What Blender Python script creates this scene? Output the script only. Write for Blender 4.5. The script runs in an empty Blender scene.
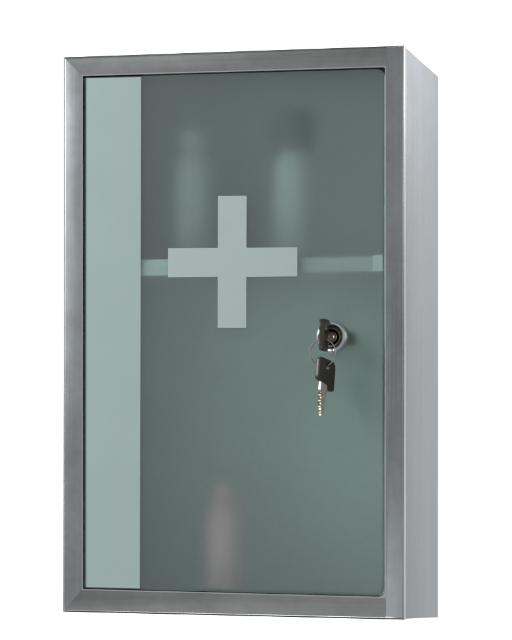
import bpy, bmesh, math
from mathutils import Vector, Matrix

S = bpy.context.scene
COL = S.collection
MM = 0.001

# ------------------------------------------------------------------ materials
def nmat(name):
    m = bpy.data.materials.new(name)
    m.use_nodes = True
    nt = m.node_tree
    b = nt.nodes['Principled BSDF']
    return m, nt, b

def ramp(nt, fac, stops):
    r = nt.nodes.new('ShaderNodeValToRGB')
    els = r.color_ramp.elements
    els[0].position, els[0].color = stops[0][0], (*stops[0][1], 1)
    els[1].position, els[1].color = stops[-1][0], (*stops[-1][1], 1)
    for p, c in stops[1:-1]:
        e = els.new(p); e.color = (*c, 1)
    nt.links.new(fac, r.inputs[0])
    return r.outputs[0]

def noise(nt, vec, scale, detail=3, rough=.5):
    n = nt.nodes.new('ShaderNodeTexNoise')
    n.inputs['Scale'].default_value = scale
    n.inputs['Detail'].default_value = detail
    n.inputs['Roughness'].default_value = rough
    nt.links.new(vec, n.inputs['Vector'])
    return n.outputs['Fac']

def coords(nt, scale=(1, 1, 1)):
    tc = nt.nodes.new('ShaderNodeTexCoord')
    mp = nt.nodes.new('ShaderNodeMapping')
    mp.inputs['Scale'].default_value = scale
    nt.links.new(tc.outputs['Object'], mp.inputs['Vector'])
    return mp.outputs['Vector']

def math_node(nt, op, a, b, c=None):
    n = nt.nodes.new('ShaderNodeMath'); n.operation = op
    for i, v in enumerate((a, b, c)):
        if v is None: continue
        if isinstance(v, (int, float)): n.inputs[i].default_value = v
        else: nt.links.new(v, n.inputs[i])
    return n.outputs[0]

def steel(name, grain, base=(.50, .51, .53), rough=.27, aniso=.12, tint=.12, bandw=.55, graze=.25):
    """brushed stainless sheet; grain 'x' or 'z' is the brushing direction"""
    m, nt, b = nmat(name)
    sc = (6, 60, 900) if grain == 'x' else (900, 900, 6)
    g = noise(nt, coords(nt, sc), 1.0, 4, .6)           # brushing lines
    cl = noise(nt, coords(nt), 9.0, 4, .6)              # broad cloudy wear
    sp = noise(nt, coords(nt), 140.0, 3, .6)            # fingerprints, small specks
    v = math_node(nt, 'ADD', math_node(nt, 'MULTIPLY', g, .32), math_node(nt, 'MULTIPLY', cl, .48))
    v = math_node(nt, 'ADD', v, math_node(nt, 'MULTIPLY', sp, .20))
    bsc = (5, 40, 60) if grain == 'x' else (60, 40, 5)
    bands = noise(nt, coords(nt, bsc), 1.0, 2, .5)      # uneven long polishing bands
    v = math_node(nt, 'ADD', v, math_node(nt, 'MULTIPLY', math_node(nt, 'SUBTRACT', bands, .5), bandw))
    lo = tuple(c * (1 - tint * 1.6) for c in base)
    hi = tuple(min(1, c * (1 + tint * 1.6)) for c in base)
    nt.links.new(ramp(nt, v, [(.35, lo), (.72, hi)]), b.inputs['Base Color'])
    b.inputs['Metallic'].default_value = 1
    b.inputs['Specular Tint'].default_value = (graze, graze, graze, 1)
    r = math_node(nt, 'MULTIPLY_ADD', cl, .14, rough - .07)
    nt.links.new(r, b.inputs['Roughness'])
    b.inputs['Anisotropic'].default_value = aniso
    t = nt.nodes.new('ShaderNodeCombineXYZ')
    t.inputs[0].default_value = 1 if grain == 'x' else 0
    t.inputs[2].default_value = 0 if grain == 'x' else 1
    nt.links.new(t.outputs[0], b.inputs['Tangent'])
    bp = nt.nodes.new('ShaderNodeBump')
    bp.inputs['Strength'].default_value = .06
    bp.inputs['Distance'].default_value = .0004
    nt.links.new(math_node(nt, 'ADD', g, math_node(nt, 'MULTIPLY', cl, 2.0)), bp.inputs['Height'])
    nt.links.new(bp.outputs[0], b.inputs['Normal'])
    return m

M = {}
M['stile'] = steel('brushed_steel_upright', 'z', base=(.45, .465, .475), graze=.75)
M['rail'] = steel('brushed_steel_level', 'x', base=(.37, .367, .357))
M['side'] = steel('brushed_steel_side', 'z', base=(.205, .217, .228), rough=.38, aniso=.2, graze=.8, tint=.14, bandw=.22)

def plain(name, col, rough=.5, metal=0.0, var=.08, scale=60, spec=.5):
    m, nt, b = nmat(name)
    n = noise(nt, coords(nt), scale, 4, .6)
    nt.links.new(ramp(nt, n, [(.3, tuple(c * (1 - var) for c in col)), (.7, tuple(min(1, c * (1 + var)) for c in col))]), b.inputs['Base Color'])
    b.inputs['Roughness'].default_value = rough
    b.inputs['Metallic'].default_value = metal
    b.inputs['Specular IOR Level'].default_value = spec
    bp = nt.nodes.new('ShaderNodeBump'); bp.inputs['Strength'].default_value = .05; bp.inputs['Distance'].default_value = .0003
    nt.links.new(n, bp.inputs['Height']); nt.links.new(bp.outputs[0], b.inputs['Normal'])
    return m

M['inner'] = plain('inner_steel', (.80, .80, .79), .5, 0, .05, 12)
M['lip'] = plain('polished_edge', (.80, .80, .80), .22, 1, .04)
M['gasket'] = plain('black_gasket', (.012, .014, .014), .6)
M['print'] = plain('pale_green_glass_print', (.228, .283, .268), .42, 0, .025, 22)
M['print_light'] = plain('pale_grey_glass_print', (.258, .305, .290), .47, 0, .025, 30)
M['shelf'] = plain('milky_shelf', (.43, .415, .42), .35)
M['clip'] = plain('shelf_clip_plastic', (.62, .60, .61), .4)
M['chrome'] = plain('lock_chrome', (.82, .83, .85), .16, 1, .05, 200)
M['core'] = plain('lock_dark_bronze', (.17, .145, .11), .38, .8, .3, 400)
M['brass'] = plain('lock_pin_brass', (.50, .44, .38), .3, 1, .1, 400)
M['keyblack'] = plain('key_black_plastic', (.025, .021, .014), .38, 0, .35, 350, .35)
M['keymetal'] = plain('key_nickel', (.44, .40, .33), .5, .6, .14, 500)
M['ring'] = plain('ring_wire', (.52, .49, .46), .22, 1, .1, 300)
M['white_bottle'] = plain('white_bottle_plastic', (.47, .445, .455), .5)
M['pink_bottle'] = plain('pink_bottle_plastic', (.66, .36, .40), .4)
M['dark_cap'] = plain('dark_cap_plastic', (.02, .03, .035), .4)
M['pale_cap'] = plain('pale_cap_plastic', (.47, .445, .455), .5)
M['backdrop'] = plain('white_backdrop', (.88, .88, .88), .9, 0, .005, 3, .1)

def glass():
    m, nt, b = nmat('frosted_green_glass')
    n = noise(nt, coords(nt), 260, 3, .6)
    c = noise(nt, coords(nt), 7, 3, .5)
    v = math_node(nt, 'ADD', math_node(nt, 'MULTIPLY', n, .5), math_node(nt, 'MULTIPLY', c, .5))
    nt.links.new(ramp(nt, v, [(.35, (.705, .85, .80)), (.65, (.775, .92, .875))]), b.inputs['Base Color'])
    b.inputs['Transmission Weight'].default_value = .968
    b.inputs['Roughness'].default_value = .40
    b.inputs['IOR'].default_value = 1.45
    b.inputs['Specular IOR Level'].default_value = .25
    return m
M['glass'] = glass()

# ------------------------------------------------------------------ mesh helpers
def link(name, bm, mat, parent=None, smooth=True, loc=None, matrix=None):
    bmesh.ops.recalc_face_normals(bm, faces=bm.faces)
    me = bpy.data.meshes.new(name)
    bm.to_mesh(me); bm.free()
    me.materials.append(mat)
    if smooth:
        for p in me.polygons: p.use_smooth = True
        me.set_sharp_from_angle(angle=math.radians(32))
    o = bpy.data.objects.new(name, me)
    COL.objects.link(o)
    if parent is not None: o.parent = parent
    if loc is not None: o.location = loc
    if matrix is not None: o.matrix_local = matrix
    return o

def empty(name, loc, label, cat, group=None):
    o = bpy.data.objects.new(name, None); COL.objects.link(o)
    o.empty_display_size = .02
    o.location = loc
    o['label'] = label; o['category'] = cat
    if group: o['group'] = group
    return o

def prism(bm, poly, y0, y1):
    """poly of (x,z); front at y0, back at y1. returns (front verts, back verts)"""
    f = [bm.verts.new((x, y0, z)) for x, z in poly]
    k = [bm.verts.new((x, y1, z)) for x, z in poly]
    bm.faces.new(f); bm.faces.new(k[::-1])
    n = len(poly)
    for i in range(n):
        bm.faces.new((f[i], f[(i + 1) % n], k[(i + 1) % n], k[i]))
    return f, k

def bev(bm, edges, w, seg=4):
    if edges:
        bmesh.ops.bevel(bm, geom=edges, offset=w, offset_type='OFFSET', segments=seg, profile=.5, affect='EDGES', clamp_overlap=True)

def edge_of(bm, a, b):
    return bm.edges.get((a, b))

def round_rect(x0, z0, x1, z1, r, n=8):
    """r = radii for (bl, br, tr, tl)"""
    pts = []
    for (cx, cz, a0, rr) in ((x0, z0, 180, r[0]), (x1, z0, 270, r[1]), (x1, z1, 0, r[2]), (x0, z1, 90, r[3])):
        sx = 1 if cx == x0 else -1; sz = 1 if cz == z0 else -1
        for i in range(n + 1):
            a = math.radians(a0 + 90 * i / n)
            pts.append((cx + sx * rr + rr * math.cos(a), cz + sz * rr + rr * math.sin(a)))
    return pts

def lathe(bm, prof, axis='z', origin=(0, 0, 0), n=48):
    """profile list of (radius, height) revolved round an axis"""
    rings = []
    for r, h in prof:
        ring = []
        for i in range(n):
            a = 2 * math.pi * i / n
            if axis == 'z': p = (r * math.cos(a), r * math.sin(a), h)
            else: p = (r * math.cos(a), h, r * math.sin(a))
            ring.append(bm.verts.new(Vector(p) + Vector(origin)))
        rings.append(ring)
    for a, b in zip(rings, rings[1:]):
        for i in range(n):
            bm.faces.new((a[i], a[(i + 1) % n], b[(i + 1) % n], b[i]))
    if prof[0][0] > 1e-6: bm.faces.new(rings[0][::-1])
    if prof[-1][0] > 1e-6: bm.faces.new(rings[-1])

# ------------------------------------------------------------------ cabinet
D = 175.9 * MM
def P(x, z): return (x * MM, z * MM)
O = dict(tl=P(-.7, 500.2), tr=P(309.4, 499.9), br=P(311.0, -1.9), bl=P(.7, 3.4))      # outer corners of the front
I = dict(tl=P(16.2, 483.9), tr=P(293.6, 482.9), br=P(295.2, 16.4), bl=P(18.1, 22.3))  # opening
cab = empty('medicine_cabinet', (.155, D / 2, 0),
            'brushed stainless steel wall cabinet with frosted green glass door bearing a pale cross', 'cabinet')
inv = Matrix.Translation(-Vector(cab.location))
FD = 10 * MM       # depth of the frame

def frame_member(name, pts, outer, inner, mat, wo=2.0):
    bm = bmesh.new()
    f, k = prism(bm, pts, 0, FD)
    eo = [edge_of(bm, f[a], f[b]) for a, b in outer]
    ei = [edge_of(bm, f[a], f[b]) for a, b in inner]
    bev(bm, eo, wo * MM, 6)
    if ei:
        ei = [e for e in ei if e.is_valid]
        bev(bm, ei, .7 * MM, 3)
    for v in bm.verts: v.co = inv @ v.co
    return link(name, bm, mat, cab)

def off(p, dx, dz): return (p[0] + dx * MM, p[1] + dz * MM)
g = .08
rx = I['tr'][0]
# mitred on the left, butt joints on the right
frame_member('frame_stile', [O['bl'], I['bl'], I['tl'], O['tl']], [(3, 0)], [(1, 2)], M['stile'])
frame_member('frame_stile', [O['br'], O['tr'], (I['tr'][0], O['tr'][1]), I['tr'], I['br'], (I['br'][0], O['br'][1])],
             [(0, 1), (1, 2), (5, 0)], [(3, 4)], M['stile'])
frame_member('frame_rail', [off(O['tl'], g, 0), off(I['tl'], g, 0), off(I['tr'], -g, 0), (I['tr'][0] - g * MM, O['tr'][1] - .15 * MM)],
             [(3, 0)], [(1, 2)], M['rail'])
frame_member('frame_rail', [off(O['bl'], g, 0), (I['br'][0] - g * MM, O['br'][1] + .35 * MM), off(I['br'], -g, 0), off(I['bl'], g, 0)],
             [(0, 1)], [(2, 3)], M['rail'], 1.0)

def sheet(name, a, b, inward, y0, y1, mat, t=1.2):
    """thin panel running back from the outer edge a-b; inward = direction of thickness"""
    bm = bmesh.new()
    ix, iz = inward[0] * t * MM, inward[1] * t * MM
    poly = [a, b, (b[0] + ix, b[1] + iz), (a[0] + ix, a[1] + iz)]
    f, k = prism(bm, poly, y0, y1)
    bev(bm, [edge_of(bm, k[0], k[1])], .5 * MM, 3)
    for v in bm.verts: v.co = inv @ v.co
    return link(name, bm, mat, cab)
yb = FD + .1 * MM
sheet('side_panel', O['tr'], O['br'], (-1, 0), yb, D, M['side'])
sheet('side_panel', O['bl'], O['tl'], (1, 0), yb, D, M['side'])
sheet('top_panel', off(O['tl'], 1.3, 0), off(O['tr'], -1.3, 0), (0, -1), yb, D, M['rail'])
sheet('bottom_panel', off(O['bl'], 1.3, 0), off(O['br'], -1.3, 0), (0, 1), yb, D, M['rail'])
bm = bmesh.new()
prism(bm, [off(O['bl'], 1.4, 1.4), off(O['br'], -1.4, 1.4), off(O['tr'], -1.4, -1.4), off(O['tl'], 1.4, -1.4)], D - 2.2 * MM, D - 1 * MM)
for v in bm.verts: v.co = inv @ v.co
link('back_panel', bm, M['inner'], cab)

# thin dark strip added behind the frame to draw a dark outline
def quad(d): return [off(O['bl'], -d, -d), off(O['br'], -.2, -d), off(O['tr'], -.2, d), off(O['tl'], -d, d)]
# inner lip: thin bright ring round the opening, rounded at the right-hand corners
def ring_mesh(outer, inner, y0, y1):
    bm = bmesh.new()
    n = len(outer)
    L = [[bm.verts.new((x, y, z)) for x, z in p] for p, y in ((outer, y0), (inner, y0), (inner, y1), (outer, y1))]
    for a, b in ((0, 1), (1, 2), (2, 3), (3, 0)):
        for i in range(n):
            bm.faces.new((L[a][i], L[a][(i + 1) % n], L[b][(i + 1) % n], L[b][i]))
    return bm
def corners_round(c, radii, inset, n=8):
    """rounded quad loop, c = bl, br, tr, tl; inset in mm"""
    ins = [(1, 1), (-1, 1), (-1, -1), (1, -1)]
    pts = []
    for i in range(4):
        p = Vector((c[i][0] + ins[i][0] * inset * MM, c[i][1] + ins[i][1] * inset * MM))
        q0 = Vector(c[i - 1]) - Vector(c[i]); q1 = Vector(c[(i + 1) % 4]) - Vector(c[i])
        q0.normalize(); q1.normalize()
        r = radii[i] * MM
        ce = p + (q0 + q1) * r
        a0 = math.atan2(-q1.y, -q1.x); 
        v0 = -q1; v1 = -q0
        for k in range(n + 1):
            t = k / n * math.pi / 2
            d = v0 * math.cos(t) + v1 * math.sin(t)
            pts.append((ce.x + d.x * r, ce.y + d.y * r))
    return pts
OP = [I['bl'], I['br'], I['tr'], I['tl']]
outer = corners_round(OP, (.02, .02, .02, .02), 0.0)
inner = corners_round(OP, (.6, 6.0, 2.0, .6), 0.9)
bm = ring_mesh(outer, inner, -.25 * MM, 7 * MM)
ed = [e for e in bm.edges if all(abs(v.co.y + .25 * MM) < 1e-6 for v in e.verts) and len(e.link_faces) == 2 and
      any(abs(f.normal.y) < .5 for f in e.link_faces)]
for v in bm.verts: v.co = inv @ v.co
link('inner_lip', bm, M['lip'], cab)
bm = ring_mesh(quad(.75), quad(-.5), 2.2 * MM, FD + .05 * MM)
for v in bm.verts: v.co = inv @ v.co
link('outline_strip', bm, M['gasket'], cab, smooth=False)
# black gasket seen in the gap round the pane
gi = corners_round(OP, (1, 7, 7, 1), 4.0)
go = corners_round(OP, (.6, 5.9, 1.9, .6), 1.0)
bm = ring_mesh(go, gi, 6.4 * MM, 9.5 * MM)
for v in bm.verts: v.co = inv @ v.co
link('gasket', bm, M['gasket'], cab)

# ------------------------------------------------------------------ glass door
GY = 2.0 * MM; GT = 4.0 * MM
GQ = [P(19.4, 24.0), P(293.0, 18.2), P(291.6, 480.6), P(17.8, 482.0)]
pane = corners_round(GQ, (1.2, 5.5, 6.5, 1.2), 0, 8)
bm = bmesh.new()
f, k = prism(bm, pane, GY, GY + GT)
bev(bm, [e for e in bm.edges if len(e.link_faces) == 2 and
         (all(v in f for v in e.verts) or all(v in k for v in e.verts))], .7 * MM, 2)
for v in bm.verts: v.co = inv @ v.co
door = link('glass_door', bm, M['glass'], cab, smooth=False)
# printed band along the left edge (front print, 0.15 mm thick)
bm = bmesh.new()
prism(bm, [P(20.9, 25.0), P(71.3, 24.0), P(70.6, 480.8), P(19.3, 481.2)], GY - .12 * MM, GY - .02 * MM)
for v in bm.verts: v.co = inv @ v.co
band = link('pale_band', bm, M['print'], door); band['label'] = 'pale green opaque band down the hinge side of the glass'
# cross
cx0, cx1, vx0, vx1 = 96.2, 214.0, 141.8, 167.9
bm = bmesh.new()
prism(bm, [P(vx0, 255.6), P(vx1, 255.2), P(vx1, 300.4), P(cx1, 300.1), P(cx1, 325.9), P(vx1, 326.2), P(vx1, 372.4), P(vx0, 372.8),
           P(vx0, 326.6), P(cx0, 327.2), P(cx0, 301.4), P(vx0, 301.0)], GY - .14 * MM, GY - .02 * MM)
for v in bm.verts: v.co = inv @ v.co
cr = link('cross_emblem', bm, M['print_light'], door); cr['label'] = 'pale grey first aid cross printed on the glass'

# ------------------------------------------------------------------ lock
LC = Vector((.2458, 0, .2457))
lock = bmesh.new()
lathe(lock, [(9.6 * MM, 2.6 * MM), (9.6 * MM, -2.2 * MM), (10.2 * MM, -4.0 * MM), (11.2 * MM, -4.6 * MM), (12.4 * MM, -4.2 * MM),
             (13.6 * MM, -2.6 * MM), (14.5 * MM, .2 * MM), (14.6 * MM, 1.95 * MM)], 'y', tuple(inv @ LC), 64)
lk = link('lock', lock, M['chrome'], cab)
def lock_piece(name, prof, mat, n=48):
    b = bmesh.new(); lathe(b, prof, 'y', tuple(inv @ LC), n)
    return link(name, b, mat, lk)
lock_piece('lock_body', [(0, -1.0 * MM), (9.4 * MM, -1.0 * MM), (9.4 * MM, 26 * MM), (0, 26 * MM)], M['core'])
lock_piece('lock_collar', [(6.9 * MM, -1.05 * MM), (7.0 * MM, -2.6 * MM), (7.6 * MM, -3.1 * MM), (8.5 * MM, -2.7 * MM), (9.0 * MM, -1.05 * MM)], M['core'])
lock_piece('lock_plug', [(0, -2.6 * MM), (4.4 * MM, -2.6 * MM), (5.0 * MM, -2.1 * MM), (5.0 * MM, -1.05 * MM)], M['core'])
lock_piece('keyway_rim', [(0, -3.4 * MM), (2.2 * MM, -3.4 * MM), (2.8 * MM, -2.9 * MM), (2.8 * MM, -2.65 * MM)], M['brass'], 24)
b = bmesh.new()   # locking cam behind the door
prism(b, [(LC.x - .007, LC.z - .007), (LC.x + .018, LC.z - .006), (LC.x + .018, LC.z + .006), (LC.x - .007, LC.z + .007)], 22 * MM, 24 * MM)
for v in b.verts: v.co = inv @ v.co
link('locking_cam', b, M['core'], lk)

# ------------------------------------------------------------------ shelf
SZ0, SZ1 = 304.0 * MM, 317.4 * MM
bm = bmesh.new()
f, k = prism(bm, [(3 * MM, SZ0), (307 * MM, SZ0), (307 * MM, SZ1), (3 * MM, SZ1)], 11.0 * MM, 168 * MM)
bev(bm, [edge_of(bm, f[0], f[1]), edge_of(bm, f[2], f[3])], 1.0 * MM, 3)
for v in bm.verts: v.co = inv @ v.co
shelf = link('shelf', bm, M['shelf'], cab)
for x0, x1, mt in ((281, 307.5, 'shelf_clip'), (2.5, 99.5, 'shelf_clip')):
    bm = bmesh.new()
    prism(bm, [(x0 * MM, SZ0 - .4 * MM), (x1 * MM, SZ0 - .4 * MM), (x1 * MM, SZ1 + .4 * MM), (x0 * MM, SZ1 + .4 * MM)], 6.9 * MM, 10.9 * MM)
    for v in bm.verts: v.co = inv @ v.co
    link('shelf_clip', bm, M['clip'], shelf)

# ------------------------------------------------------------------ bottles inside
def bottle(x, y, z, r, h, bodym, capm, cap_r, cap_h, label):
    t = empty('bottle', (x, y, z), label, 'bottle')
    b = bmesh.new()
    lathe(b, [(0, 0), (r * .92, 0), (r, .002), (r, h * .82), (r * .93, h * .88), (cap_r * .8, h * .95), (cap_r * .75, h), (0, h)], 'z', (0, 0, 0), 40)
    link('bottle_body', b, bodym, t)
    b = bmesh.new()
    lathe(b, [(0, h + .0003), (cap_r, h + .0003), (cap_r, h + cap_h * .9), (cap_r * .92, h + cap_h), (0, h + cap_h)], 'z', (0, 0, 0), 32)
    link('cap', b, capm, t)
    return t
bottle(.1030, .058, SZ1 + .0002, .0195, .106, M['white_bottle'], M['pale_cap'], .014, .014, 'tall pale bottle blurred behind the glass, left one on the shelf')
bottle(.1985, .058, SZ1 + .0002, .0190, .100, M['white_bottle'], M['dark_cap'], .0185, .036, 'pale bottle with a wide black cap, standing on the shelf')
bottle(.1345, .060, .0050, .0180, .102, M['pink_bottle'], M['pink_bottle'], .012, .010, 'slim pinkish bottle standing on the cabinet floor')

# ------------------------------------------------------------------ keys
def key_meshes():
    # local frame: X across the bow, -Z from bow to tip, Y thickness
    T = 4.4 * MM
    outl = [(-14, -3.5), (-13.4, -1.4), (-11.5, -.2), (-9.5, 0), (7, 0), (10.5, -.8), (13, -3), (14, -6.5), (14.2, -24.5), (13.6, -26), (12, -26.4),
            (4.5, -26.4), (3.2, -25.4), (2.6, -22.5), (-6, -21.4), (-12, -20.4), (-13.6, -20.0), (-14, -18.6)]
    hole_c, hole_r = (.5, -6.8), 3.5
    bm = bmesh.new()
    # front/back faces with a hole: fan-bridge the outline to a ring sampled at the same angles
    n = 64
    poly = [Vector((x, z)) for x, z in outl]
    c = Vector(hole_c)
    def ray(a):
        d = Vector((math.cos(a), math.sin(a))); best = 1e9
        for i in range(len(poly)):
            p, q = poly[i], poly[(i + 1) % len(poly)]
            e = q - p; den = d.x * e.y - d.y * e.x
            if abs(den) < 1e-9: continue
            w = p - c
            t = (w.x * e.y - w.y * e.x) / den; u = (w.x * d.y - w.y * d.x) / den
            if t > 0 and -1e-6 <= u <= 1 + 1e-6: best = min(best, t)
        return c + d * best
    angs = sorted([2 * math.pi * i / n for i in range(n)] + [math.atan2(p.y - c.y, p.x - c.x) % (2 * math.pi) for p in poly])
    outer = [ray(a) for a in angs]
    innerp = [c + Vector((math.cos(a), math.sin(a))) * hole_r for a in angs]
    m = len(angs)
    def loop(pts, y, inset=0.0):
        r = []
        for p in pts:
            q = p
            r.append(bm.verts.new((q.x * MM, y, q.y * MM)))
        return r
    def shrink(pts, d):
        res = []
        for i, p in enumerate(pts):
            t = pts[(i + 1) % len(pts)] - pts[i - 1]
            if t.length < 1e-6: res.append(p.copy()); continue
            nrm = Vector((-t.y, t.x)).normalized()
            res.append(p + nrm * d)
        return res
    o1 = shrink(outer, .9)
    o2 = shrink(outer, 1.25)
    L = [loop(innerp, -T / 2), loop(o2, -T / 2), loop(o1, -T / 2), loop(shrink(outer, .25), -T / 2 + .25 * MM), loop(outer, -T / 2 + .9 * MM), loop(outer, T / 2 - .9 * MM),
         loop(shrink(outer, .25), T / 2 - .25 * MM), loop(o1, T / 2), loop(o2, T / 2), loop(innerp, T / 2)]
    for a in range(10):
        A, B = L[a], L[(a + 1) % 10]
        for i in range(m):
            bm.faces.new((A[i], A[(i + 1) % m], B[(i + 1) % m], B[i]))
    bmesh.ops.remove_doubles(bm, verts=bm.verts, dist=1e-6)
    bmesh.ops.recalc_face_normals(bm, faces=bm.faces)
    bow = bpy.data.meshes.new('bow'); bm.to_mesh(bow); bm.free(); bow.materials.append(M['keyblack'])
    for p in bow.polygons: p.use_smooth = True
    bow.set_sharp_from_angle(angle=math.radians(50))
    bm = bmesh.new()
    x0 = -2.0
    left = [(x0 - 5.6, -20.0), (x0 - 5.6, -28.5), (x0 - 4.6, -29.5)]
    z = -29.5; teeth = [(3.2, 2.2), (4.3, 2.6), (3.0, 2.4), (4.0, 2.6), (2.6, 2.6), (3.4, 2.4), (2.4, 2.8), (2.0, 2.0)]
    for wv, dz in teeth:
        left.append((x0 - wv, z - dz * .35)); left.append((x0 - wv, z - dz * .6)); left.append((x0 - wv + 1.1, z - dz)); z -= dz
    left.append((x0 - .8, z - 1.6))
    right = [(x0 + 1.6, z - 1.2), (x0 + 2.6, z + 1.0), (x0 + 3.4, -40), (x0 + 4.0, -30), (x0 + 5.6, -28.5), (x0 + 5.6, -20.0)]
    pts = [(x * MM, zz * MM) for x, zz in left + right]
    f, k = prism(bm, pts, -1.15 * MM, 1.15 * MM)
    bmesh.ops.triangulate(bm, faces=[q for q in bm.faces if len(q.verts) > 4])
    blade = bpy.data.meshes.new('blade'); bmesh.ops.recalc_face_normals(bm, faces=bm.faces); bm.to_mesh(blade); bm.free(); blade.materials.append(M['keymetal'])
    # milled groove down the blade
    bm = bmesh.new()
    for sy in (-1, 1):
        y = sy * 1.15 * MM; yo = sy * 1.32 * MM
        ya, yb2 = min(y, yo), max(y, yo)
        prism(bm, [((x0 + .2) * MM, -27 * MM), ((x0 + .2) * MM, (z + 3) * MM), ((x0 + 1.3) * MM, (z + 3.6) * MM), ((x0 + 1.5) * MM, -27 * MM)], ya, yb2)
    rib = bpy.data.meshes.new('blade_rib'); bmesh.ops.recalc_face_normals(bm, faces=bm.faces); bm.to_mesh(rib); bm.free(); rib.materials.append(M['keymetal'])
    return bow, blade, rib
BOW, BLADE, RIB = key_meshes()
def key(matrix, label):
    t = empty('key', (0, 0, 0), label, 'key')
    t.matrix_world = matrix
    o = bpy.data.objects.new('bow', BOW); COL.objects.link(o); o.parent = t
    b = bpy.data.objects.new('blade', BLADE); COL.objects.link(b); b.parent = t
    r = bpy.data.objects.new('blade_rib', RIB); COL.objects.link(r); r.parent = b
    return t
def basis(xa, za, loc):
    xa = Vector(xa).normalized(); za = Vector(za).normalized(); ya = za.cross(xa)
    m = Matrix((xa, ya, za)).transposed().to_4x4(); m.translation = loc
    return m
# key in the lock: bow upright, blade pointing into the lock (+y)
key(basis((0, 0, 1), (0, -1, 0), Vector((.2427, -.0305, .2463))).copy(), 'black headed key pushed into the door lock with its head upright')
# hanging key
yaw = math.radians(72); tilt = math.radians(9)
w = Vector((math.cos(yaw), math.sin(yaw), 0))
xa = w * math.cos(tilt) - Vector((0, 0, 1)) * math.sin(tilt)
za = w * math.sin(tilt) + Vector((0, 0, 1)) * math.cos(tilt)
hole = Vector((.2446, -.018, .2183))
loc = hole - xa * (.5 * MM) + za * (6.8 * MM)
key(basis(xa, za, loc), 'key hanging from the wire ring with its toothed silver blade pointing down')
# key ring
bm = bmesh.new()
R, r = 11.6 * MM, .72 * MM
nu, nv = 64, 10
vs = []
for i in range(nu):
    a = 2 * math.pi * i / nu; row = []
    for j in range(nv):
        c = 2 * math.pi * j / nv
        row.append(bm.verts.new(((R + r * math.cos(c)) * math.cos(a), r * math.sin(c), (R + r * math.cos(c)) * math.sin(a))))
    vs.append(row)
for i in range(nu):
    for j in range(nv):
        bm.faces.new((vs[i][j], vs[(i + 1) % nu][j], vs[(i + 1) % nu][(j + 1) % nv], vs[i][(j + 1) % nv]))
ring = link('key_ring', bm, M['ring'])
ring.location = (.2418, -.0185, .2308); ring.rotation_euler = (math.radians(4), 0, math.radians(-6))
ring['label'] = 'thin round wire ring joining the two keys below the lock'; ring['category'] = 'key ring'

# ------------------------------------------------------------------ setting: white studio backdrop
bm = bmesh.new()
BY = 2.2
prism(bm, [(-3.2, -.55), (3.4, -.55), (3.4, 2.6), (-3.2, 2.6)], BY, BY + .02)
bd = link('backdrop', bm, M['backdrop'], smooth=False); bd['kind'] = 'structure'

# ------------------------------------------------------------------ lights
def area(name, loc, target, size, size_y, power, col=(1, 1, 1)):
    l = bpy.data.lights.new(name, 'AREA'); l.shape = 'RECTANGLE'; l.size = size; l.size_y = size_y; l.energy = power; l.color = col
    o = bpy.data.objects.new(name, l); COL.objects.link(o); o.location = loc
    o.rotation_euler = (Vector(target) - Vector(loc)).to_track_quat('-Z', 'Y').to_euler()
    return o
area('added_backdrop_light', (-1.7, 1.0, .45), (-.45, BY, .42), .5, 1.4, 34)  # three added unseen lights, push the backdrop to clipped white
area('added_backdrop_light', (-.35, 1.2, 1.75), (-.35, BY, .35), 1.2, .4, 20)
area('added_backdrop_light', (-.35, 1.2, -.95), (-.35, BY, .45), 1.2, .4, 20)
area('softbox', (-1.45, -1.15, 1.25), (.15, 0, .25), .7, .7, 70, (.93, .97, 1))
area('softbox', (2.2, -1.0, .6), (.15, 0, .25), .5, 1.2, 12, (.95, .97, 1))
area('added_low_fill', (-.15, -1.7, -1.05), (.20, 0, .2), .5, .5, 14, (.95, 1, .99))  # added unseen fill, lifts the lower right of the glass
area('added_rear_fill', (1.05, .90, .85), (.31, .09, .42), .4, .4, 15, (.93, .96, 1))  # added unseen fill, brightens the upper part of the right side panel

wd = bpy.data.worlds.new('World'); S.world = wd; wd.use_nodes = True
bg = wd.node_tree.nodes['Background']
bg.inputs[0].default_value = (.93, .97, 1, 1); bg.inputs[1].default_value = .34

# ------------------------------------------------------------------ camera
cd = bpy.data.cameras.new('camera'); co = bpy.data.objects.new('camera', cd); COL.objects.link(co)
co.matrix_world = (Matrix.Translation((.830739, -2.796045, .024241)) @ Matrix.Rotation(.229260, 4, 'Z') @
                   Matrix.Rotation(math.radians(90), 4, 'X') @ Matrix.Rotation(.0039652, 4, 'Z'))
cd.sensor_fit = 'VERTICAL'; cd.sensor_height = 36; cd.lens = 3244.21 / 640 * 36
cd.shift_x = 0; cd.shift_y = 268.554 / 640
cd.clip_start = .05; cd.clip_end = 50
S.camera = co

S.view_settings.view_transform = 'Standard'; S.view_settings.look = 'None'
S.view_settings.exposure = 0; S.view_settings.gamma = 1
S.cycles.use_denoising = True
S.cycles.max_bounces = 16; S.cycles.transmission_bounces = 12; S.cycles.glossy_bounces = 6; S.cycles.diffuse_bounces = 5
S.cycles.sample_clamp_indirect = 4
